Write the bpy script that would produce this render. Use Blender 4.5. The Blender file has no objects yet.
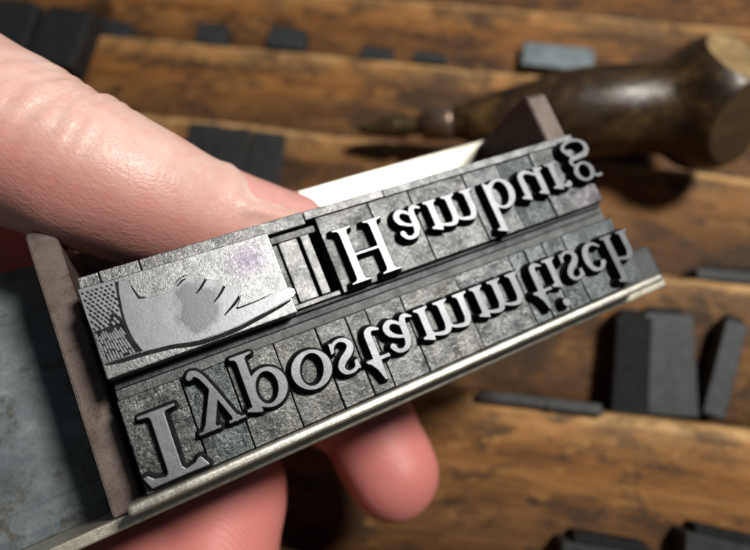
import bpy, bmesh, math, random
import numpy as np
from mathutils import Vector, Matrix, noise
from mathutils.bvhtree import BVHTree
from mathutils.geometry import tessellate_polygon

random.seed(7)
MM = 0.001
S = bpy.context.scene

# ---------------------------------------------------------------- frames
def rot(r):
    a = np.linalg.norm(r); k = np.array(r) / a
    K = np.array([[0, -k[2], k[1]], [k[2], 0, -k[0]], [-k[1], k[0], 0]])
    return np.eye(3) + math.sin(a) * K + (1 - math.cos(a)) * K @ K
RS = rot([-0.2095, 0.3126, 0.3609])              # stick frame (mm) -> camera frame
TS = np.array([-20.628, -19.969, -48.770])
FPX = 540.0
A_ = np.array([.989, -.123, .0755]); A_ /= np.linalg.norm(A_)     # case: along the boards
B_ = np.array([.145, .827, -.545]); B_ -= A_ * (A_ @ B_); B_ /= np.linalg.norm(B_)   # up the slope
N_ = np.cross(A_, B_)
th = math.radians(25)
UP = B_ * math.sin(th) + N_ * math.cos(th)
YW = np.cross(UP, A_)
M = np.array([A_, YW, UP])                        # camera frame -> world
CAMLOC = np.array([0.0, 0.0, 0.30])               # metres

def c2w(p):                                       # camera-frame mm -> world metres
    return M @ (np.asarray(p, float)) * MM + CAMLOC
def mat4(rot3, loc):
    m = Matrix.Identity(4)
    for i in range(3):
        for j in range(3):
            m[i][j] = rot3[i][j]
        m[i][3] = loc[i]
    return m
STICK = mat4(M @ RS, c2w(TS))                     # stick frame (metres) -> world
CASE_P0 = np.array([(700 - 375) / FPX * 112, -(428 - 275) / FPX * 112, -112.0])
CASE_R = np.array([A_, B_, N_]).T
CASE = mat4(M @ CASE_R, c2w(CASE_P0))
PITCH = 37.4

# ---------------------------------------------------------------- camera, world, lamp, exposure
cam = bpy.data.objects.new("camera", bpy.data.cameras.new("camera"))
S.collection.objects.link(cam); S.camera = cam
cam.matrix_world = mat4(M, CAMLOC)
cam.data.sensor_width = 36; cam.data.lens = FPX / 750 * 36
cam.data.clip_start = 0.004; cam.data.clip_end = 20
cam.data.dof.use_dof = True
cam.data.dof.focus_distance = 0.0535
cam.data.dof.aperture_fstop = 18
cam.data.dof.aperture_blades = 0

w = bpy.data.worlds.new("World"); S.world = w; w.use_nodes = True
wb = w.node_tree.nodes["Background"]
wb.inputs[0].default_value = (0.85, 0.93, 1.0, 1); wb.inputs[1].default_value = 0.055

ld = np.array([.535, .582, .764]); ld /= np.linalg.norm(ld)
tgt = RS @ np.array([28, 14, 0]) + TS
lampd = bpy.data.lights.new("desk_lamp_light", 'AREA')
lampd.shape = 'DISK'; lampd.size = 0.08; lampd.energy = 2.4; lampd.color = (1.0, .95, .87)
lamp = bpy.data.objects.new("desk_lamp_light", lampd); S.collection.objects.link(lamp)
lp = c2w(tgt + ld * 420)
lamp.location = lp
lamp.rotation_euler = (Vector(lp) - Vector(c2w(tgt))).to_track_quat('Z', 'Y').to_euler()

S.view_settings.view_transform = 'Standard'; S.view_settings.look = 'None'
S.view_settings.exposure = 0; S.view_settings.gamma = 1
S.render.engine = 'CYCLES'
S.cycles.use_denoising = True
S.cycles.max_bounces = 8; S.cycles.caustics_reflective = False; S.cycles.caustics_refractive = False
S.cycles.sample_clamp_indirect = 4

# ---------------------------------------------------------------- material helpers
class NT:
    def __init__(s, name):
        s.m = bpy.data.materials.new(name); s.m.use_nodes = True
        s.t = s.m.node_tree; s.b = s.t.nodes["Principled BSDF"]
        s.tc = s.t.nodes.new("ShaderNodeTexCoord")
        oi = s.t.nodes.new("ShaderNodeObjectInfo"); s.oi = oi
        mp = s.t.nodes.new("ShaderNodeVectorMath"); mp.operation = 'SCALE'
        mp.inputs['Scale'].default_value = 1000.0           # object coordinates in mm
        s.t.links.new(s.tc.outputs['Object'], mp.inputs[0])
        mul = s.t.nodes.new("ShaderNodeVectorMath"); mul.operation = 'SCALE'
        mul.inputs[0].default_value = (71, 37, 53)
        s.t.links.new(oi.outputs['Random'], mul.inputs['Scale'])
        ad = s.t.nodes.new("ShaderNodeVectorMath"); ad.operation = 'ADD'
        s.t.links.new(mp.outputs[0], ad.inputs[0]); s.t.links.new(mul.outputs[0], ad.inputs[1])
        s.raw = mp.outputs[0]; s.co = ad.outputs[0]
    def L(s, a, b): s.t.links.new(a, b)
    def scale(s, v, src=None):
        n = s.t.nodes.new("ShaderNodeVectorMath"); n.operation = 'MULTIPLY'
        n.inputs[1].default_value = v; s.L(src or s.co, n.inputs[0]); return n.outputs[0]
    def noise(s, sc, det=4, rough=.6, src=None, dist=0):
        n = s.t.nodes.new("ShaderNodeTexNoise"); n.inputs['Scale'].default_value = sc
        n.inputs['Detail'].default_value = det; n.inputs['Roughness'].default_value = rough
        n.inputs['Distortion'].default_value = dist
        s.L(src or s.co, n.inputs['Vector']); return n.outputs['Fac']
    def voro(s, sc, src=None, feat='F1'):
        n = s.t.nodes.new("ShaderNodeTexVoronoi"); n.feature = feat; n.inputs['Scale'].default_value = sc
        s.L(src or s.co, n.inputs['Vector']); return n.outputs['Distance']
    def ramp(s, fac, stops):
        n = s.t.nodes.new("ShaderNodeValToRGB"); e = n.color_ramp.elements
        while len(e) < len(stops): e.new(.5)
        for i, (p, c) in enumerate(stops):
            e[i].position = p
            e[i].color = (c, c, c, 1) if isinstance(c, (int, float)) else (*c, 1)
        s.L(fac, n.inputs[0]); return n.outputs[0]
    def mix(s, fac, a, b, mode='MIX'):
        n = s.t.nodes.new("ShaderNodeMix"); n.data_type = 'RGBA'; n.blend_type = mode
        for ix, v in ((0, fac), (6, a), (7, b)):
            sock = n.inputs[ix]
            if isinstance(v, (int, float)): sock.default_value = v if ix == 0 else (v, v, v, 1)
            elif isinstance(v, tuple): sock.default_value = (*v, 1)
            else: s.L(v, sock)
        return n.outputs[2]
    def math(s, op, a, b=0.0):
        n = s.t.nodes.new("ShaderNodeMath"); n.operation = op
        for i, v in enumerate((a, b)):
            if isinstance(v, (int, float)): n.inputs[i].default_value = v
            else: s.L(v, n.inputs[i])
        return n.outputs[0]
    def bump(s, h, strength, dist_mm, prev=None):
        n = s.t.nodes.new("ShaderNodeBump"); n.inputs['Strength'].default_value = strength
        n.inputs['Distance'].default_value = dist_mm * MM
        s.L(h, n.inputs['Height'])
        if prev: s.L(prev, n.inputs['Normal'])
        s.L(n.outputs[0], s.b.inputs['Normal']); return n.outputs[0]
    def set(s, **k):
        for n, v in k.items():
            sock = s.b.inputs[n.replace('_', ' ')]
            if isinstance(v, tuple) and len(v) == 3 and sock.type == 'RGBA': v = (*v, 1)
            if isinstance(v, (int, float, tuple)): sock.default_value = v
            else: s.L(v, sock)
        return s
    def attr(s, name):
        n = s.t.nodes.new("ShaderNodeAttribute"); n.attribute_name = name; return n

def lead_mat(name, lo, hi, r0, r1, bump=.5, metallic=.85, stain=(.10, .095, .085), stain_amt=.5, fleck=.2):
    k = NT(name)
    n1 = k.noise(.45, 6, .65); n2 = k.noise(2.2, 5, .7); n3 = k.noise(5.5, 4, .75)
    base = k.ramp(k.math('ADD', k.math('MULTIPLY', n1, .72), k.math('MULTIPLY', n2, .28)),
                  [(.38, lo), (.62, hi)])
    st = k.ramp(k.noise(.28, 5, .7, dist=.6), [(.50, 0.0), (.66, 1.0)])
    base = k.mix(k.math('MULTIPLY', st, stain_amt), base, stain)
    pit = k.ramp(n3, [(.28, 0.55), (.40, 1.0)])
    base = k.mix(1.0, base, pit, 'MULTIPLY')
    flk = k.ramp(k.math('ADD', k.math('MULTIPLY', k.noise(2.6, 4, .72, src=k.scale((1, 1.5, 1)), dist=.4), .7), k.math('MULTIPLY', k.noise(.55, 3, .6), .3)), [(.49, 0.0), (.60, 1.0)])
    base = k.mix(k.math('MULTIPLY', flk, fleck), base, (.62, .63, .64))
    base = k.mix(1.0, base, k.oi.outputs['Color'], 'MULTIPLY')
    rr = k.ramp(n2, [(.3, r0), (.7, r1)])
    k.set(Base_Color=base, Metallic=metallic, Roughness=rr)
    scr = k.noise(1.0, 3, .6, src=k.scale((9, .6, 3)))
    scr2 = k.noise(1.0, 3, .6, src=k.scale((1.2, 11, 3)))
    b = k.bump(k.math('ADD', k.math('MULTIPLY', n3, .35), k.math('MULTIPLY', n2, 1.5)), bump, .12)
    b = k.bump(k.math('ADD', scr, scr2), bump * .75, .06, b)
    k.bump(n1, bump * .5, .25, b)
    return k.m

M_SHOULDER = lead_mat("cast_lead_shoulder", (.036, .039, .041), (.145, .150, .154), .28, .40, .5, 1.0, (.035, .034, .029), .65)
M_FACE = lead_mat("polished_lead_face", (.128, .136, .149), (.172, .180, .194), .42, .47, .10, 1.0, (.14, .14, .155), .2, 0.0)
M_SPACE = lead_mat("lead_spacing", (.075, .079, .082), (.23, .235, .24), .28, .40, .5, 1.0, (.05, .048, .043), .55)
M_STRIP = lead_mat("lead_strip", (.05, .056, .058), (.11, .12, .122), .42, .6, .4, .8, (.05, .05, .045), .4, .08)
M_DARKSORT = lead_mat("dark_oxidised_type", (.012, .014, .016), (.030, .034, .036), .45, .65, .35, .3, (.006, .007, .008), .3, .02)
M_GREYSORT = lead_mat("grey_oxidised_type", (.07, .085, .095), (.14, .165, .18), .45, .65, .3, .4, (.05, .05, .05), .4, .05)
k = NT("dried_printing_ink")
k.set(Base_Color=k.ramp(k.noise(1.6, 4), [(.35, (.006, .006, .007)), (.75, (.026, .028, .031))]), Roughness=.8, Specular_IOR_Level=.18)
k.bump(k.noise(8, 3), .4, .05); M_INK = k.m

# block of the pointing hand: rough pale ground with a purple stain
k = NT("fist_block_ground")
n2 = k.noise(1.6, 6, .75); n3 = k.noise(5, 4, .75); n1 = k.noise(.5, 5, .7)
base = k.ramp(k.math('ADD', k.math('MULTIPLY', n1, .5), k.math('MULTIPLY', n3, .5)), [(.36, (.105, .11, .115)), (.62, (.27, .279, .289))])
sp = k.t.nodes.new("ShaderNodeVectorMath"); sp.operation = 'DISTANCE'; sp.inputs[1].default_value = (15.6, 8.6, 1.3)
k.L(k.scale((1, 1.25, 1), k.raw), sp.inputs[0])
fall = k.ramp(k.math('ADD', k.math('MULTIPLY', sp.outputs['Value'], .13), k.math('MULTIPLY', n3, .9)), [(.55, 1.0), (.80, 0.0)])
base = k.mix(k.math('MULTIPLY', fall, .7), base, (.105, .085, .125))
k.set(Base_Color=base, Metallic=1.0, Roughness=k.ramp(n2, [(.3, .30), (.7, .42)]))
b = k.bump(n3, .3, .05); k.bump(n2, .4, .14, b); M_FISTGROUND = k.m
k = NT("fist_hand_face")
n1 = k.noise(.33, 3, .5); n2 = k.noise(4, 4, .6)
sp = k.t.nodes.new("ShaderNodeVectorMath"); sp.operation = 'DISTANCE'; sp.inputs[1].default_value = (9.6, 3.6, 1.3)
k.L(k.scale((1, .9, 1), k.raw), sp.inputs[0])
mask = k.ramp(k.math('ADD', k.math('MULTIPLY', sp.outputs['Value'], .25), k.math('MULTIPLY', k.noise(.6, 4, .6), .75)), [(.84, 1.0), (.99, 0.0)])
base = k.mix(mask, k.ramp(n2, [(.3, (.215, .232, .25)), (.7, (.265, .28, .296))]), k.ramp(n2, [(.3, (.128, .138, .151)), (.7, (.155, .165, .178))]))
k.set(Base_Color=base, Metallic=1.0, Roughness=k.ramp(n1, [(.3, .46), (.7, .52)]))
b = k.bump(n2, .2, .05); k.bump(n1, .2, .2, b); M_FISTHAND = k.m

def steel(name, c0, c1, rough, stain, amt, metallic=.85, scale=.25):
    k = NT(name)
    n1 = k.noise(scale, 6, .7); n2 = k.noise(4, 4, .7)
    base = k.ramp(n1, [(.35, c0), (.65, c1)])
    st = k.ramp(k.noise(scale * 1.7, 6, .75, dist=.5), [(.53, 0.0), (.62, 1.0)])
    base = k.mix(k.math('MULTIPLY', st, amt), base, stain)
    k.set(Base_Color=base, Metallic=metallic, Roughness=k.ramp(n2, [(.3, rough - .07), (.7, rough + .1)]))
    scr = k.noise(1.0, 3, .6, src=k.scale((.5, 10, 10)))
    b = k.bump(n2, .3, .06); k.bump(scr, .25, .05, b)
    return k.m
M_RAIL = steel("nickel_rail", (.55, .52, .42), (.68, .65, .55), .38, (.2, .17, .1), .35)
M_BAR = steel("worn_nickel_bar", (.52, .51, .455), (.70, .69, .63), .36, (.25, .23, .18), .45)
M_KNEE = steel("brown_tarnished_steel", (.105, .080, .070), (.165, .132, .118), .45, (.06, .036, .026), .6, .35)
M_LUG = steel("dark_steel", (.05, .053, .058), (.10, .104, .11), .45, (.03, .028, .025), .6, .5)
# bed: right half smoother, lamp sheen put into its paler colour; left blue-grey, stained
k = NT("stick_bed_steel")
sx = k.t.nodes.new("ShaderNodeSeparateXYZ"); k.L(k.raw, sx.inputs[0])
n1 = k.noise(.16, 6, .7); n2 = k.noise(2.5, 5, .7)
sheen = k.ramp(k.math('ADD', k.math('MULTIPLY', sx.outputs[0], .02), k.math('MULTIPLY', n1, .3)), [(.15, 0.0), (.55, 1.0)])
patina = k.ramp(n1, [(.32, (.088, .108, .120)), (.55, (.18, .215, .235)), (.7, (.29, .325, .34))])
st = k.ramp(k.noise(.24, 7, .78, dist=.4), [(.51, 0.0), (.60, 1.0)])
patina = k.mix(k.math('MULTIPLY', st, .8), patina, (.085, .075, .055))
k.set(Base_Color=k.mix(sheen, patina, (.36, .35, .305)), Metallic=k.ramp(sheen, [(0, .45), (1, .9)]),
      Roughness=k.mix(sheen, k.ramp(n2, [(.3, .42), (.7, .6)]), k.ramp(n2, [(.3, .30), (.7, .38)])))
b = k.bump(n2, .2, .08); b = k.bump(k.noise(1.0, 3, .6, src=k.scale((.6, 9, 9))), .2, .05, b); k.bump(n1, .15, .4, b); M_BED = k.m

def wood(name, dark, mid, light, along=(.018, .22, .22), stain=.55, rough=.5, board=False):
    k = NT(name)
    grain = k.noise(1.0, 6, .65, src=k.scale(along), dist=.6)
    fine = k.noise(1.0, 4, .7, src=k.scale((along[0] * 4, along[1] * 9, along[2] * 9)))
    blot = k.noise(.055, 6, .72, src=k.scale((.55, 1, 1)))
    spots = k.noise(.22, 5, .7, src=k.scale((.5, 1, 1)))
    base = k.ramp(k.math('ADD', k.math('MULTIPLY', grain, .65), k.math('MULTIPLY', fine, .35)),
                  [(.33, dark), (.5, mid), (.68, light)])
    base = k.mix(k.math('MULTIPLY', k.ramp(blot, [(.47, 0.0), (.58, 1.0)]), stain), base, (.028, .018, .012))
    base = k.mix(k.math('MULTIPLY', k.ramp(spots, [(.52, 0.0), (.62, 1.0)]), stain), base, (.045, .028, .016))
    base = k.mix(k.math('MULTIPLY', k.ramp(k.noise(.30, 4, .65, src=k.scale((.55, 1, 1))), [(.60, 0.0), (.67, 1.0)]), .6), base, light)
    if board:                                     # pale worn edges, shade of the recesses painted along the ledges, each board its own tone
        wear = k.math('MULTIPLY', k.attr("edge_wear").outputs['Fac'], k.ramp(spots, [(.40, 1.0), (.62, .25)]))
        base = k.mix(1.0, base, k.ramp(k.oi.outputs['Random'], [(0, (.70, .66, .62)), (.5, (1, .95, .9)), (1, (1.15, 1.05, .95))]), 'MULTIPLY')
        shd = k.math('MULTIPLY', k.attr("recess_shade").outputs['Fac'], k.ramp(blot, [(.30, 1.0), (.7, .35)]))
        base = k.mix(k.math('MULTIPLY', shd, .85), base, (.022, .013, .008))
        base = k.mix(k.math('MULTIPLY', wear, 1.0), base, (.60, .37, .165))
    k.set(Base_Color=base, Roughness=k.ramp(fine, [(.3, rough - .08), (.7, rough + .15)]))
    if board: k.set(Specular_IOR_Level=.3)
    b = k.bump(fine, .35, .25); k.bump(grain, .4, .6, b)
    return k.m
M_WOOD = wood("old_brown_case_wood", (.080, .032, .008), (.28, .122, .031), (.50, .265, .088), (.025, .18, .18), .78, .68, board=True)
M_DESK = wood("desk_wood", (.05, .03, .015), (.09, .05, .025), (.13, .08, .04))
M_HANDLE = wood("dark_worn_handle_wood", (.006, .004, .002), (.030, .017, .006), (.17, .095, .030), (.10, .14, .14), .85, .30)
M_END_LIT = wood("end_grain_lit", (.24, .15, .06), (.40, .27, .12), (.52, .37, .19), (.25, .25, .25), .35, .5)
M_END_SHADED = wood("end_grain_shaded", (.05, .03, .012), (.085, .052, .022), (.13, .08, .035), (.25, .25, .25), .4, .5)  # end grain painted lit on the upper facet, shaded on the lower
M_FERRULE = steel("aged_ferrule", (.22, .15, .11), (.34, .25, .2), .35, (.1, .06, .03), .6, .8)
M_SHANK = steel("dark_brass_shank", (.10, .075, .035), (.2, .15, .07), .4, (.04, .03, .015), .6, .8)

# ---------------------------------------------------------------- object helpers
def tag(o, label=None, cat=None, group=None, kind=None):
    if label: o["label"] = label
    if cat: o["category"] = cat
    if group: o["group"] = group
    if kind: o["kind"] = kind
    return o
def mesh_obj(name, verts, faces, mats, parent=None, mw=None, mi=None, smooth=False):
    me = bpy.data.meshes.new(name)
    me.from_pydata([tuple(np.asarray(v, float) * MM) for v in verts], [], faces)
    for m in (mats if isinstance(mats, (list, tuple)) else [mats]): me.materials.append(m)
    if mi is not None: me.polygons.foreach_set("material_index", mi)
    if smooth: me.polygons.foreach_set("use_smooth", [True] * len(me.polygons))
    me.validate(); me.update()
    o = bpy.data.objects.new(name, me); S.collection.objects.link(o)
    if parent: o.parent = parent
    elif mw is not None: o.matrix_world = mw
    return o
def empty(name, mw):
    o = bpy.data.objects.new(name, None); S.collection.objects.link(o); o.matrix_world = mw
    o.empty_display_size = .005
    return o
class MB:
    def __init__(s): s.v = []; s.f = []; s.m = []
    def add(s, v, f, m=0):
        n = len(s.v); s.v += [tuple(p) for p in v]; s.f += [tuple(i + n for i in q) for q in f]; s.m += [m] * len(f)
    def box(s, lo, hi, bev=.15, m=0, xf=None, seg=2):
        bm = bmesh.new(); bmesh.ops.create_cube(bm, size=1)
        for v in bm.verts:
            v.co = Vector([lo[i] + (v.co[i] + .5) * (hi[i] - lo[i]) for i in range(3)])
        if bev: bmesh.ops.bevel(bm, geom=bm.edges[:], offset=bev, segments=seg, profile=.6, affect='EDGES')
        bm.verts.index_update()
        vs = [v.co.copy() for v in bm.verts]
        if xf: vs = [xf @ v for v in vs]
        s.add(vs, [[v.index for v in f.verts] for f in bm.faces], m); bm.free()
    def lathe(s, prof, n=40, xf=None, m=0):
        vs = []; fs = []
        for (x, r) in prof:
            for i in range(n):
                a = 2 * math.pi * i / n; vs.append(Vector((x, r * math.cos(a), r * math.sin(a))))
        for j in range(len(prof) - 1):
            for i in range(n):
                i2 = (i + 1) % n; fs.append((j * n + i, j * n + i2, (j + 1) * n + i2, (j + 1) * n + i))
        fs.append(tuple(range(n - 1, -1, -1))); fs.append(tuple(range((len(prof) - 1) * n, len(prof) * n)))
        if xf: vs = [xf @ v for v in vs]
        s.add(vs, fs, m)
    def build(s, name, mats, parent=None, mw=None, smooth=False):
        return mesh_obj(name, s.v, s.f, mats, parent, mw, s.m, smooth)

# ================================================================ SETTING: type case on a tabletop
desk = MB(); desk.box((-700, -500, -40), (700, 500, 0), 2)
d = desk.build("tabletop", M_DESK, mw=Matrix.Translation((0, .12, .02))); tag(d, kind='structure')

case = empty("type_case", CASE)
tag(case, "stepped brown wooden type case with stained boards behind the hand", "type case")
A0, A1 = -260, 130
def wobble(a, s): return .5 * noise.noise(Vector((a * .03, s * 7.7, 0)))
for kk in range(-2, 9):
    # plank kk: face rises from the ledge behind edge kk-1 to edge kk; cross-section in (b, n)
    b1 = PITCH * kk; b0 = PITCH * (kk - 1) + 4.0
    prof = [(b0 - 6, -34), (b0, -14.0), (b0 + 8, -10.6), (b1 - 9, -3.2), (b1 - 2.2, -.35), (b1 - .8, 0), (b1 + .6, -.45), (b1 + 1.6, -1.6),
            (b1 + 3.6, -5.5), (b1 + 3.9, -13.9), (b1 + 3.0, -34)]
    vs = []; fs = []; na = 90
    for i in range(na + 1):
        a = A0 + (A1 - A0) * i / na
        for j, (b, n) in enumerate(prof):
            wn = wobble(a, kk) * (1 if 2 <= j <= 8 else 0)
            nick = -.9 * max(0, noise.noise(Vector((a * .13, kk * 3.1 + j * .05, 1))) - .25) if 4 <= j <= 7 else 0
            vs.append((a, b + wn + nick * .7, n + wn * .6 + nick))
    P = len(prof)
    for i in range(na):
        for j in range(P - 1):
            fs.append((i * P + j, (i + 1) * P + j, (i + 1) * P + j + 1, i * P + j + 1))
    o = mesh_obj("ledge_board", vs, fs, M_WOOD, case, smooth=True)
    for nm, row in (("edge_wear", [0, 0, 0, 0, .35, 1, 1, .7, 0, 0, 0]), ("recess_shade", [1, 1, 1, .25, 0, 0, 0, .3, 1, 1, 1])):
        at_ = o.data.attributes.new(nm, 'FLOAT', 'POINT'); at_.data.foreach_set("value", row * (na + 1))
for ax0 in (A0 - 8, A1):
    bs = MB(); bs.box((ax0, -PITCH * 3, -36), (ax0 + 8, PITCH * 8.2, 4), 1); bs.build("side_panel", M_WOOD, case)
bb = MB(); bb.box((A0, -PITCH * 3, -36), (A1, PITCH * 8.2, -31), .5); bb.build("bottom_panel", M_WOOD, case)

def ray(px, py): return np.array([(px - 375) / FPX, -(py - 275) / FPX, -1.0])
def case_pt(px, py, n):                          # pixel ray -> case frame at height n
    dr = CASE_R.T @ ray(px, py); o = -CASE_R.T @ CASE_P0
    s = (n - o[2]) / dr[2]; return o + s * dr
dv = MB(); p = case_pt(75, 18, -4)
dv.box((-2.2, -9, -5), (2.2, 14, 4), .6, xf=Matrix.Translation(p) @ Matrix.Rotation(math.radians(-42), 4, 'Z'))
dv.build("divider", M_WOOD, case)

def case_sort(px0, px1, pyb, h, kk, mat, label, tilt=0, depth=7, lean=None, lift=0, name="metal_type", face=True):
    """a sort standing on the ledge in front of plank kk, leaning on its face; px0..px1 its width at its base"""
    n = -9.0 + lift
    a = case_pt(px0, pyb, n); b = case_pt(px1, pyb, n)
    wd = b[0] - a[0]
    ln = math.radians(21 if lean is None else lean)
    loc = Vector(((a[0] + b[0]) / 2, a[1], n))
    xf = Matrix.Translation(loc) @ Matrix.Rotation(math.radians(-tilt), 4, 'Z') @ Matrix.Rotation(ln, 4, 'X')
    mb = MB()
    mb.box((-wd / 2, 0, -depth * .5), (wd / 2, h - 1.6, depth * .5), .4, seg=3)
    o = mb.build(name, mat, mw=CASE @ Matrix.Translation(xf.translation * MM) @ xf.to_3x3().to_4x4())
    if face:
        fb = MB(); fb.box((-wd * .36, h - 1.7, -depth * .32), (wd * .36, h, depth * .30), .35)
        fb.build("printing_face", M_INK, o)
    return tag(o, label, "metal type", "dark types standing in the case")
case_sort(606, 641, 412, 24, 1, M_INK, "type coloured black for shadow, half hidden below the right end of the nickel bar", 1).color = (.35, .35, .35, 1)  # shadow on this sort put into its ink-black colour
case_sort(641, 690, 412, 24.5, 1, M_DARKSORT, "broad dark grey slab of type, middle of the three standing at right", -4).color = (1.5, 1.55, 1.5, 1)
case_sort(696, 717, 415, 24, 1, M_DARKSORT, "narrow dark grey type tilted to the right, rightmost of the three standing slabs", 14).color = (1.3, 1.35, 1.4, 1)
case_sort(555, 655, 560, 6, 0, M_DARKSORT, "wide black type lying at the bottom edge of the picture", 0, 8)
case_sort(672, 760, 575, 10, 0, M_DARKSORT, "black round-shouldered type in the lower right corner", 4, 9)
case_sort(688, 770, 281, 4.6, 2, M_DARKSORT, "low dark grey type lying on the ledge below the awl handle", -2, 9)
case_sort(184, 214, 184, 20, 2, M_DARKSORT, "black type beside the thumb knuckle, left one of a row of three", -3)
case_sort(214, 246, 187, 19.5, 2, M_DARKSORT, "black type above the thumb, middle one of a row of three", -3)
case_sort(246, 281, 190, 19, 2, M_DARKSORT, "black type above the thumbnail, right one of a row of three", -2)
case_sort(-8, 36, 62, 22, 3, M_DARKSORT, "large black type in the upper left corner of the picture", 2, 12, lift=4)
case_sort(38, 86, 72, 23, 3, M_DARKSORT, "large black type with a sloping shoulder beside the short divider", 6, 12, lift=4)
case_sort(84, 132, 44, 10, 4, M_GREYSORT, "grey wedge-shaped type just right of the short wooden divider", 8).color = (.42, .42, .42, 1)
case_sort(197, 228, 48, 9.5, 4, M_GREYSORT, "small dark grey type above the thumb on the top ledge", 2).color = (.42, .42, .42, 1)
case_sort(268, 306, 52, 9.5, 4, M_GREYSORT, "small dark grey type near the top centre, broader than its left neighbour", 2).color = (.42, .42, .42, 1)
case_sort(360, 393, 63, 6.0, 4, M_GREYSORT, "short dark type on the top ledge above the white bed edge", 2).color = (.32, .32, .32, 1)
case_sort(412, 446, 66, 5.0, 4, M_GREYSORT, "flat dark type lying on the top ledge left of the pale block", 3).color = (.32, .32, .32, 1)
t = case_sort(519, 588, 72, 10.5, 4, M_GREYSORT, "pale blue grey metal block on the top ledge above the awl", 1, 9, face=False)
t.color = (1.5, 1.58, 1.62, 1)
# thin lead strip lying on the edge of the bottom board
pa = case_pt(478, 396, 1.2); pb = case_pt(601, 410, 1.2)
ang = math.atan2(pb[1] - pa[1], pb[0] - pa[0]); ln_ = math.hypot(pb[0] - pa[0], pb[1] - pa[1])
sm = MB(); sm.box((0, -1.1, -1.0), (ln_ * .55, 1.1, .9), .2); sm.box((ln_ * .555, -1.25, -1.0), (ln_, 1.0, .9), .2)
o = sm.build("lead_strip", M_DARKSORT, mw=CASE @ Matrix.Translation(Vector(pa) * MM) @ Matrix.Rotation(ang, 4, 'Z'))
tag(o, "thin black lead strip lying along the board edge under the stick", "lead strip")

# ---------------------------------------------------------------- awl
def cam_pt(px, py, dep): return ray(px, py) * dep
e0 = cam_pt(352, 130, 150); e1 = cam_pt(728, 103, 136)
ax = e1 - e0; L_ = np.linalg.norm(ax); ax /= L_
zz = N_ - ax * (N_ @ ax); zz /= np.linalg.norm(zz); yy = np.cross(zz, ax)
AWL = mat4(M @ np.array([ax, yy, zz]).T, c2w(e0))
awl = empty("awl", AWL); tag(awl, "compositor's awl with a dark polished pear-shaped wooden handle", "awl")
def px2x(px): return (px - 352) / (728 - 352) * L_
def smoothprof(pts, n=60):
    xs = np.array([p[0] for p in pts]); rs = np.array([p[1] for p in pts])
    out = []
    for i in range(n + 1):
        x = xs[0] + (xs[-1] - xs[0]) * i / n
        j = min(max(np.searchsorted(xs, x) - 1, 0), len(xs) - 2)
        p0, p1, p2, p3 = rs[max(j - 1, 0)], rs[j], rs[j + 1], rs[min(j + 2, len(rs) - 1)]
        t_ = (x - xs[j]) / (xs[j + 1] - xs[j])
        h = .5 * ((2 * p1) + (p2 - p0) * t_ + (2 * p0 - 5 * p1 + 4 * p2 - p3) * t_ ** 2 + (3 * p1 - p0 - 3 * p2 + p3) * t_ ** 3)
        out.append((x, max(h, .05)))
    return out
mb = MB(); mb.lathe(smoothprof([(px2x(359), .7), (px2x(366), 1.6), (px2x(395), 2.9), (px2x(404), 3.1)]))
mb.build("shank", M_SHANK, awl, smooth=True)
mb = MB(); mb.lathe([(px2x(404), 2.6), (px2x(405), 3.3), (px2x(411), 3.4), (px2x(412), 2.5), (px2x(427), 2.6)], 36)
mb.build("collar", M_SHANK, awl)
mb = MB(); mb.lathe([(px2x(427), 2.8), (px2x(427.6), 4.2), (px2x(455), 4.5), (px2x(460), 4.3)], 40)
mb.build("ferrule", M_FERRULE, awl, smooth=True)
pts = [(px2x(460), 4.2), (px2x(478), 5.8), (px2x(520), 8.2), (px2x(570), 11.0), (px2x(610), 11.7), (px2x(648), 11.3), (px2x(668), 12.0),
       (px2x(687), 15.2), (px2x(704), 16.5), (px2x(720), 16.3), (px2x(732), 14.6), (px2x(741), 11.0), (px2x(746), 4)]
bm = bmesh.new(); hb = MB(); hb.lathe(smoothprof(pts, 90), 64)
bv = [bm.verts.new(v) for v in hb.v]
for f in hb.f: bm.faces.new([bv[i] for i in f])
bmesh.ops.recalc_face_normals(bm, faces=bm.faces[:])
def facet(pt, nrm_cam, mi):
    co = Vector(AWL.inverted() @ Vector(c2w(pt))) / MM
    nr = (AWL.to_3x3().inverted() @ Vector(M @ (np.array(nrm_cam) / np.linalg.norm(nrm_cam))))
    r = bmesh.ops.bisect_plane(bm, geom=bm.verts[:] + bm.edges[:] + bm.faces[:], plane_co=co, plane_no=nr, clear_outer=True)
    ed = [e for e in r['geom_cut'] if isinstance(e, bmesh.types.BMEdge)]
    fr = bmesh.ops.contextual_create(bm, geom=ed)
    for f in fr['faces']: f.material_index = mi; f.smooth = False
for f in bm.faces: f.smooth = True
KC = e0 + ax * px2x(705)
for nr_, mi_, dd_ in (((.20, .58, .79), 1, 13.6), ((.24, -.58, .78), 2, 13.6)):
    nr_ = np.array(nr_) / np.linalg.norm(nr_); facet(KC + nr_ * dd_, nr_, mi_)
me = bpy.data.meshes.new("handle")
for v in bm.verts: v.co *= MM
bm.to_mesh(me); bm.free()
for m in (M_HANDLE, M_END_LIT, M_END_SHADED): me.materials.append(m)
o = bpy.data.objects.new("handle", me); S.collection.objects.link(o); o.parent = awl

# ================================================================ COMPOSING STICK
stick = empty("composing_stick", STICK)
tag(stick, "old steel composing stick with brown knee, stained blue grey bed and nickel rail", "composing stick")
ZB = -20.6
def grid_slab(x0, x1, y0, y1, z0, z1, bev=.25):
    mb = MB(); mb.box((x0, y0, z0), (x1, y1, z1), bev, seg=3); return mb
grid_slab(-78, 70, -1.0, 31.6, ZB - 1.6, ZB, .3).build("bed_plate", M_BED, stick)
grid_slab(-78, 70.4, -2.4, -1.12, ZB - 1.6, -5.0, .25).build("rail", M_RAIL, stick)
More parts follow.
